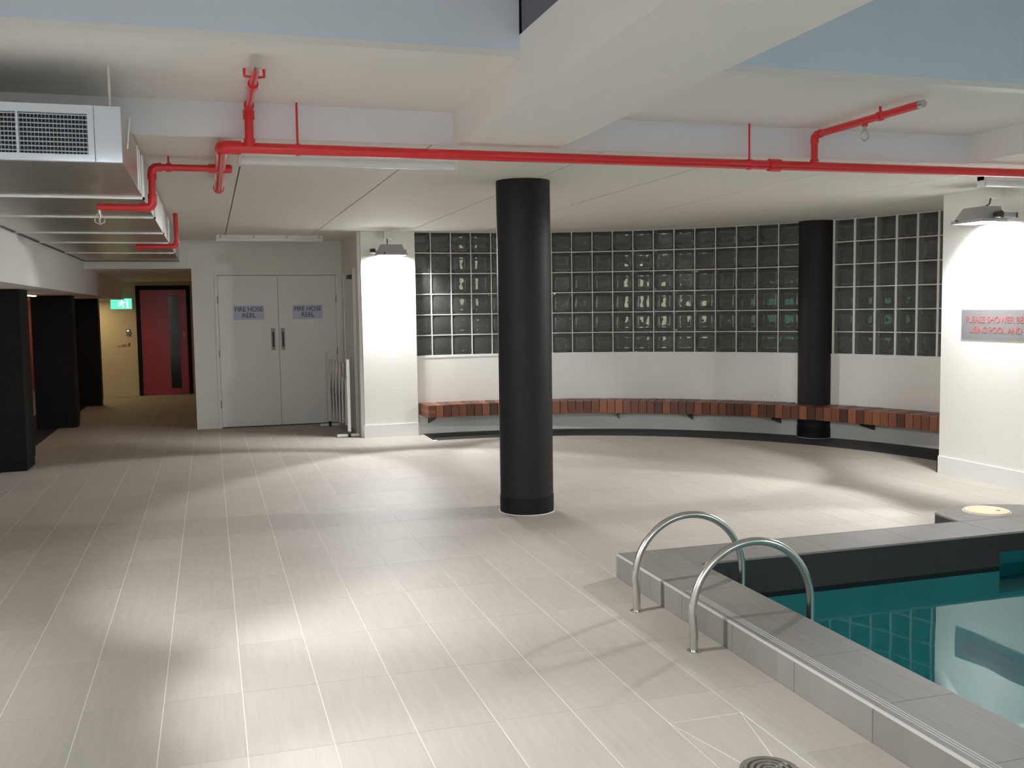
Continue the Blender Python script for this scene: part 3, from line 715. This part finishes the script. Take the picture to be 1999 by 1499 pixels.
# ------------------------------------------------------------------ fluorescent battens (unlit)
def batten(x0, x1, y, lab, spots=0):
    t = thing('batten_light', (x0, y, ZC), lab, 'batten light', 'unlit ceiling battens')
    L = x1-x0
    box('tray', (0, L, -.035, .035, -.03, 0), 'white', t)
    b = MB(); b.tube([(.015, 0, -.045), (L-.015, 0, -.045)], .03, 14); b.build('diffuser', 'tube', t)
    box('end_cap', (0, .018, -.037, .037, -.08, 0), 'tube', t); box('end_cap', (L-.018, L, -.037, .037, -.08, 0), 'tube', t)
    for k in range(spots):
        xx = .05+(L-.1)*k/max(1, spots-1); box('clip', (xx-.008, xx+.008, -.038, -.03, -.03, -.008), 'greyplastic', t)
batten(.20, 1.53, 6.12, 'unlit batten light behind the main red pipe')
batten(5.66, 6.27, 6.2, 'short unlit batten light near the pool wall floodlight')
batten(.12, 1.42, 12.75, 'unlit batten light above the white cupboard doors', 4)

# ------------------------------------------------------------------ air duct
du = thing('air_duct', (0, 0, 2.23), 'galvanised rectangular air duct with grille hanging under the ceiling', 'duct')
DX0, DX1, DY0, DY1, DH = XL+.004, -.345, 4.79, YD-.02, .245
box('casing', (DX0, DX1, DY0+.03, DY1, 0, DH), 'galv', du)
for xa, xb in ((DX0, -1.40), (-.456, DX1)): box('front_plate', (xa, xb, DY0, DY0+.03, 0, DH), 'galvpaint', du)
gr = MB().box(-1.40, -.458, DY0-.004, DY0+.03, 0, .030).box(-1.40, -.458, DY0-.004, DY0+.03, .208, DH).box(-1.40, -1.36, DY0-.004, DY0+.03, .03, .208).box(-.484, -.458, DY0-.004, DY0+.03, .03, .208).build('grille_frame', 'galvpaint', du)
MB().box(-1.36, -.484, DY0+.027, DY0+.029, .03, .208).build('dark_back', 'blackplastic', gr)
for xm in (-.768, -1.06): MB().box(xm-.004, xm+.004, DY0-.002, DY0+.02, .03, .208).build('mullion', 'galvpaint', gr)
for k in range(9):
    z = .04+k*.0198; MB().hull8([(-1.36, DY0+.002, z), (-.484, DY0+.002, z), (-.484, DY0+.016, z+.006), (-1.36, DY0+.016, z+.006)], [(-1.36, DY0+.002, z+.0025), (-.484, DY0+.002, z+.0025), (-.484, DY0+.016, z+.0085), (-1.36, DY0+.016, z+.0085)]).build('louvre', 'galvpaint', gr)
bar = MB()
for k in range(58): xx = -1.352+k*.0151; bar.box(xx, xx+.0018, DY0+.018, DY0+.026, .03, .208)
bar.build('rear_bars', 'galvpaint', gr)
for yy in (6.2, 7.45, 8.9, 10.1, 11.8):
    box('cleat', (DX0, DX1+.012, yy-.012, yy+.012, -.012, 0), 'rib', du); box('cleat', (DX1, DX1+.012, yy-.012, yy+.012, -.012, DH), 'rib', du)
    if yy < 7:
        for q in (-.35, -.2): box('side_seam', (DX1, DX1+.006, yy+q-.008, yy+q+.008, 0, DH), 'rib', du)
MB().box(DX0, DX0+.02, DY0+.03, DY1, -.008, 0).box(DX0, DX1, DY1-.02, DY1, -.008, 0).build('sealant', 'blackplastic', du)
for xx in (-.40, -1.25): MB().tube([(xx, 4.95, DH), (xx, 4.95, ZR-2.23)], .006, 8).build('hanger_rod', 'white', du)
MB().tube([(-.34, 5.05, .1), (-.325, 5.05, DH)], .005, 8).build('hanger_strap', 'rib', du)

# ------------------------------------------------------------------ red sprinkler pipework
PZc, PYc = 2.437, 5.58
sp = thing('sprinkler_pipe', (0, PYc, PZc), 'red sprinkler pipework hung below the ceiling', 'pipe')
def P(x, y, z): return (x, y-PYc, z-PZc)
def pipe(name, path, r, n=14): return MB().tube([P(*p) for p in path], r, n).build(name, 'red', sp)
RM, RB = .029, .021
pipe('main_pipe', [(.12, PYc, PZc), (XR-.002, PYc, PZc)], RM, 18)
MB().tube([P(.10, PYc+.075, PZc), P(.10, PYc+.03, PZc), P(.108, PYc+.008, PZc), P(.13, PYc, PZc), P(.20, PYc, PZc)], .037, 16).build('elbow', 'red', sp)
pipe('branch_pipe', [(.10, PYc, PZc), (.10, 7.42, PZc)], .032, 16)
pipe('end_cap', [(.10, 7.38, PZc), (.10, 7.44, PZc)], .038, 16)
BY = 6.38
pipe('branch_pipe', [(.17, BY, PZc-.005), (-.27, BY, PZc-.005)], RB)
pipe('tee', [(.165, BY, PZc-.005), (.03, BY, PZc-.005)], .027)
pipe('elbow', [(-.24, BY, PZc-.005), (-.275, BY, PZc-.007), (-.293, BY, PZc-.02), (-.297, BY, PZc-.05), (-.297, BY, PZc-.08)], .027)
pipe('drop_pipe', [(-.297, BY, PZc-.04), (-.30, BY, 2.24)], RB)
pipe('elbow', [(-.30, BY, 2.27), (-.30, BY, 2.215), (-.31, BY, 2.196), (-.33, BY, 2.19), (-.37, BY, 2.188)], .027)
pipe('branch_pipe', [(-.33, BY, 2.188), (-.61, BY, 2.188)], RB)
pipe('hanger', [(-.2, BY, PZc), (-.2, BY, ZC)], .006, 8)
pipe('hanger_clip', [(-.215, BY, PZc-.005), (-.185, BY, PZc-.005)], .027)
def head(x, y, z, up=False):
    h = MB(); s = 1 if up else -1
    h.tube([P(x, y, z), P(x, y, z+s*.03)], .011, 10); h.build('sprinkler_head', 'steel', sp)
    c = MB()
    for k in range(4):
        a = k*PI/2; c.tube([P(x+.012*math.cos(a), y+.012*math.sin(a), z+s*.03), P(x+.028*math.cos(a), y+.028*math.sin(a), z+s*.05), P(x+.026*math.cos(a), y+.026*math.sin(a), z+s*.075), P(x, y, z+s*.09)], .003, 6)
    c.build('head_guard', 'steel', sp)
head(-.60, BY, 2.175)
# second drop under the duct
pipe('drop_pipe', [(-.27, 10.0, ZC), (-.27, 10.0, 2.22)], .022)
pipe('elbow', [(-.27, 10.0, 2.24), (-.273, 10.0, 2.20), (-.30, 10.0, 2.19)], .028)
pipe('branch_pipe', [(-.29, 10.0, 2.188), (-.62, 10.0, 2.18)], .022)
pipe('end_cap', [(-.58, 10.0, 2.181), (-.635, 10.0, 2.18)], .028)
# riser and run towards the pool at the left
pipe('riser', [(.245, PYc, PZc), (.245, PYc, 2.66)], .024)
pipe('collar', [(.245, PYc, 2.59), (.245, PYc, 2.635)], .031); pipe('collar', [(.245, PYc, PZc), (.245, PYc, PZc+.05)], .031)
pipe('elbow', [(.245, PYc, 2.62), (.245, PYc-.005, 2.643), (.245, PYc-.03, 2.65), (.245, PYc-.08, 2.65)], .027)
pipe('run_pipe', [(.245, PYc-.03, 2.65), (.245, 4.62, 2.65)], .017)
pipe('coupling', [(.245, 5.06, 2.65), (.245, 4.99, 2.65)], .026)
MB().tube([P(.245, 4.64, 2.65), P(.245, 4.575, 2.65)], .022, 16).build('end_plug', 'steel', sp)
for dx in (-.045, .045): pipe('clamp', [(.245, 4.86, 2.65), (.245+dx, 4.86, 2.655), (.245+dx, 4.86, ZR)], .007, 8)
# hangers on the main pipe
for x in (.50, 3.30):
    pipe('hanger', [(x, PYc, PZc), (x, PYc, ZR)], .0065, 8); pipe('hanger_clip', [(x-.012, PYc, PZc), (x+.012, PYc, PZc)], .034)
pipe('coupling', [(3.44, PYc, PZc), (3.52, PYc, PZc)], .039, 18)
# riser and run at the right
pipe('riser', [(3.775, PYc, PZc), (3.775, PYc, 2.60)], .022)
pipe('collar', [(3.775, PYc, PZc), (3.775, PYc, PZc+.045)], .028)
pipe('elbow', [(3.775, PYc, 2.585), (3.775, PYc-.004, 2.622), (3.775, PYc-.03, 2.635), (3.775, PYc-.07, 2.636)], .027)
pipe('run_pipe', [(3.775, PYc-.03, 2.636), (3.775, 4.60, 2.636)], .022)
MB().tube([P(3.775, 4.61, 2.636), P(3.775, 4.565, 2.636)], .021, 16).build('end_plug', 'steel', sp)
pipe('clamp', [(3.775, 4.93, 2.636), (3.775, 4.93, ZR)], .008, 8); pipe('hanger_clip', [(3.775, 4.915, 2.636), (3.775, 4.945, 2.636)], .028)
pipe('outlet', [(3.775, 5.07, 2.62), (3.775, 5.07, 2.60)], .017); head(3.775, 5.07, 2.605)

# ------------------------------------------------------------------ folding barrier
fb = thing('folding_barrier', (1.6, 12.06, 0), 'white expanding lattice barrier folded beside the pillar', 'barrier')
def post(y, h, r, foot):
    x = -.09*y/1.25
    box('post', (x-r, x+r, y-r, y+r, .07, h), 'white', fb, bevel=.003)
    w_ = MB(); w_.tube([(x-.012, y, .035), (x+.012, y, .035)], .034, 16); w_.build('castor', 'blackplastic', fb)
    box('castor_fork', (x-.016, x+.016, y-.012, y+.012, .04, .075), 'blackplastic', fb)
    box('foot_bar', (x-foot, x-.02, y-.014, y+.014, .01, .04), 'white', fb); box('foot_bar', (x+.02, x+min(foot, .12), y-.014, y+.014, .01, .04), 'white', fb)
post(.0, .955, .019, .15); post(1.25, .99, .014, .13)
L = 1.2; nsl = 6
for k in range(nsl):
    for sgn in (-1, 1):
        yc = .12+k*(1.02/(nsl-1)); xx = -.09*yc/1.25 + (.007 if sgn > 0 else -.007)
        z0, z1 = .13, .90; dy = .085*sgn
        a = [(xx-.004, yc-dy-.03, z0), (xx+.004, yc-dy-.03, z0), (xx+.004, yc-dy+.03, z0), (xx-.004, yc-dy+.03, z0)]
        c = [(xx-.004, yc+dy-.03, z1), (xx+.004, yc+dy-.03, z1), (xx+.004, yc+dy+.03, z1), (xx-.004, yc+dy+.03, z1)]
        MB().hull8(a, c).build('lattice_slat', 'darkslat' if sgn > 0 else 'white', fb)  # one slat set coloured dark, painting in the dark gaps between slats
    yc = .12+k*(1.02/(nsl-1)); xx = -.09*yc/1.25
    MB().tube([(xx-.014, yc, .515), (xx+.014, yc, .515)], .007, 8).build('pivot', 'greyplastic', fb)
for k in (0, 1): yc = .12+k*.17; MB().box(-.09*yc/1.25-.014, -.09*yc/1.25-.0125, yc-.05, yc+.03, .72, .86).build('reflector', 'redink', fb)

# ------------------------------------------------------------------ outside, seen dimly through the glass blocks
struct(MB().box(-3, 40, 13.9, 40, -.2, -.15).box(7.7, 40, -4, 13.9, -.2, -.15).build('ground_outside', 'outground'), 'dark paving outside the glass blocks')
bl = thing('neighbour_building', (14, 22, -.15), 'dark neighbouring building with a few lit windows seen through the glass blocks', 'building')
box('wall', (-12, 14, 0, .3, 0, 9), 'outwall', bl)
def owin(x0, x1, z0, z1, m_): 
    f = MB().box(x0-.05, x1+.05, -.06, -.01, z0-.05, z0).box(x0-.05, x1+.05, -.06, -.01, z1, z1+.05).box(x0-.05, x0, -.06, -.01, z0, z1).box(x1, x1+.05, -.06, -.01, z0, z1).build('window_frame', 'outwall', bl)
    MB().box(x0, x1, -.03, -.01, z0, z1).build('pane', m_, f)
for x0, x1, z0, z1, m_ in ((-4.25, -3.95, 1.3, 2.5, 'litwin'), (-3.55, -3.2, 1.0, 2.2, 'litwin'), (-2.6, -2.2, 1.2, 1.8, 'litwin'), (-.6, .6, 1.1, 1.9, 'tealwin'), (2.6, 3.4, .9, 1.8, 'tealwin'), (-8.5, -8.25, 1.7, 3.0, 'litwin')):
    owin(x0, x1, z0, z1, m_)
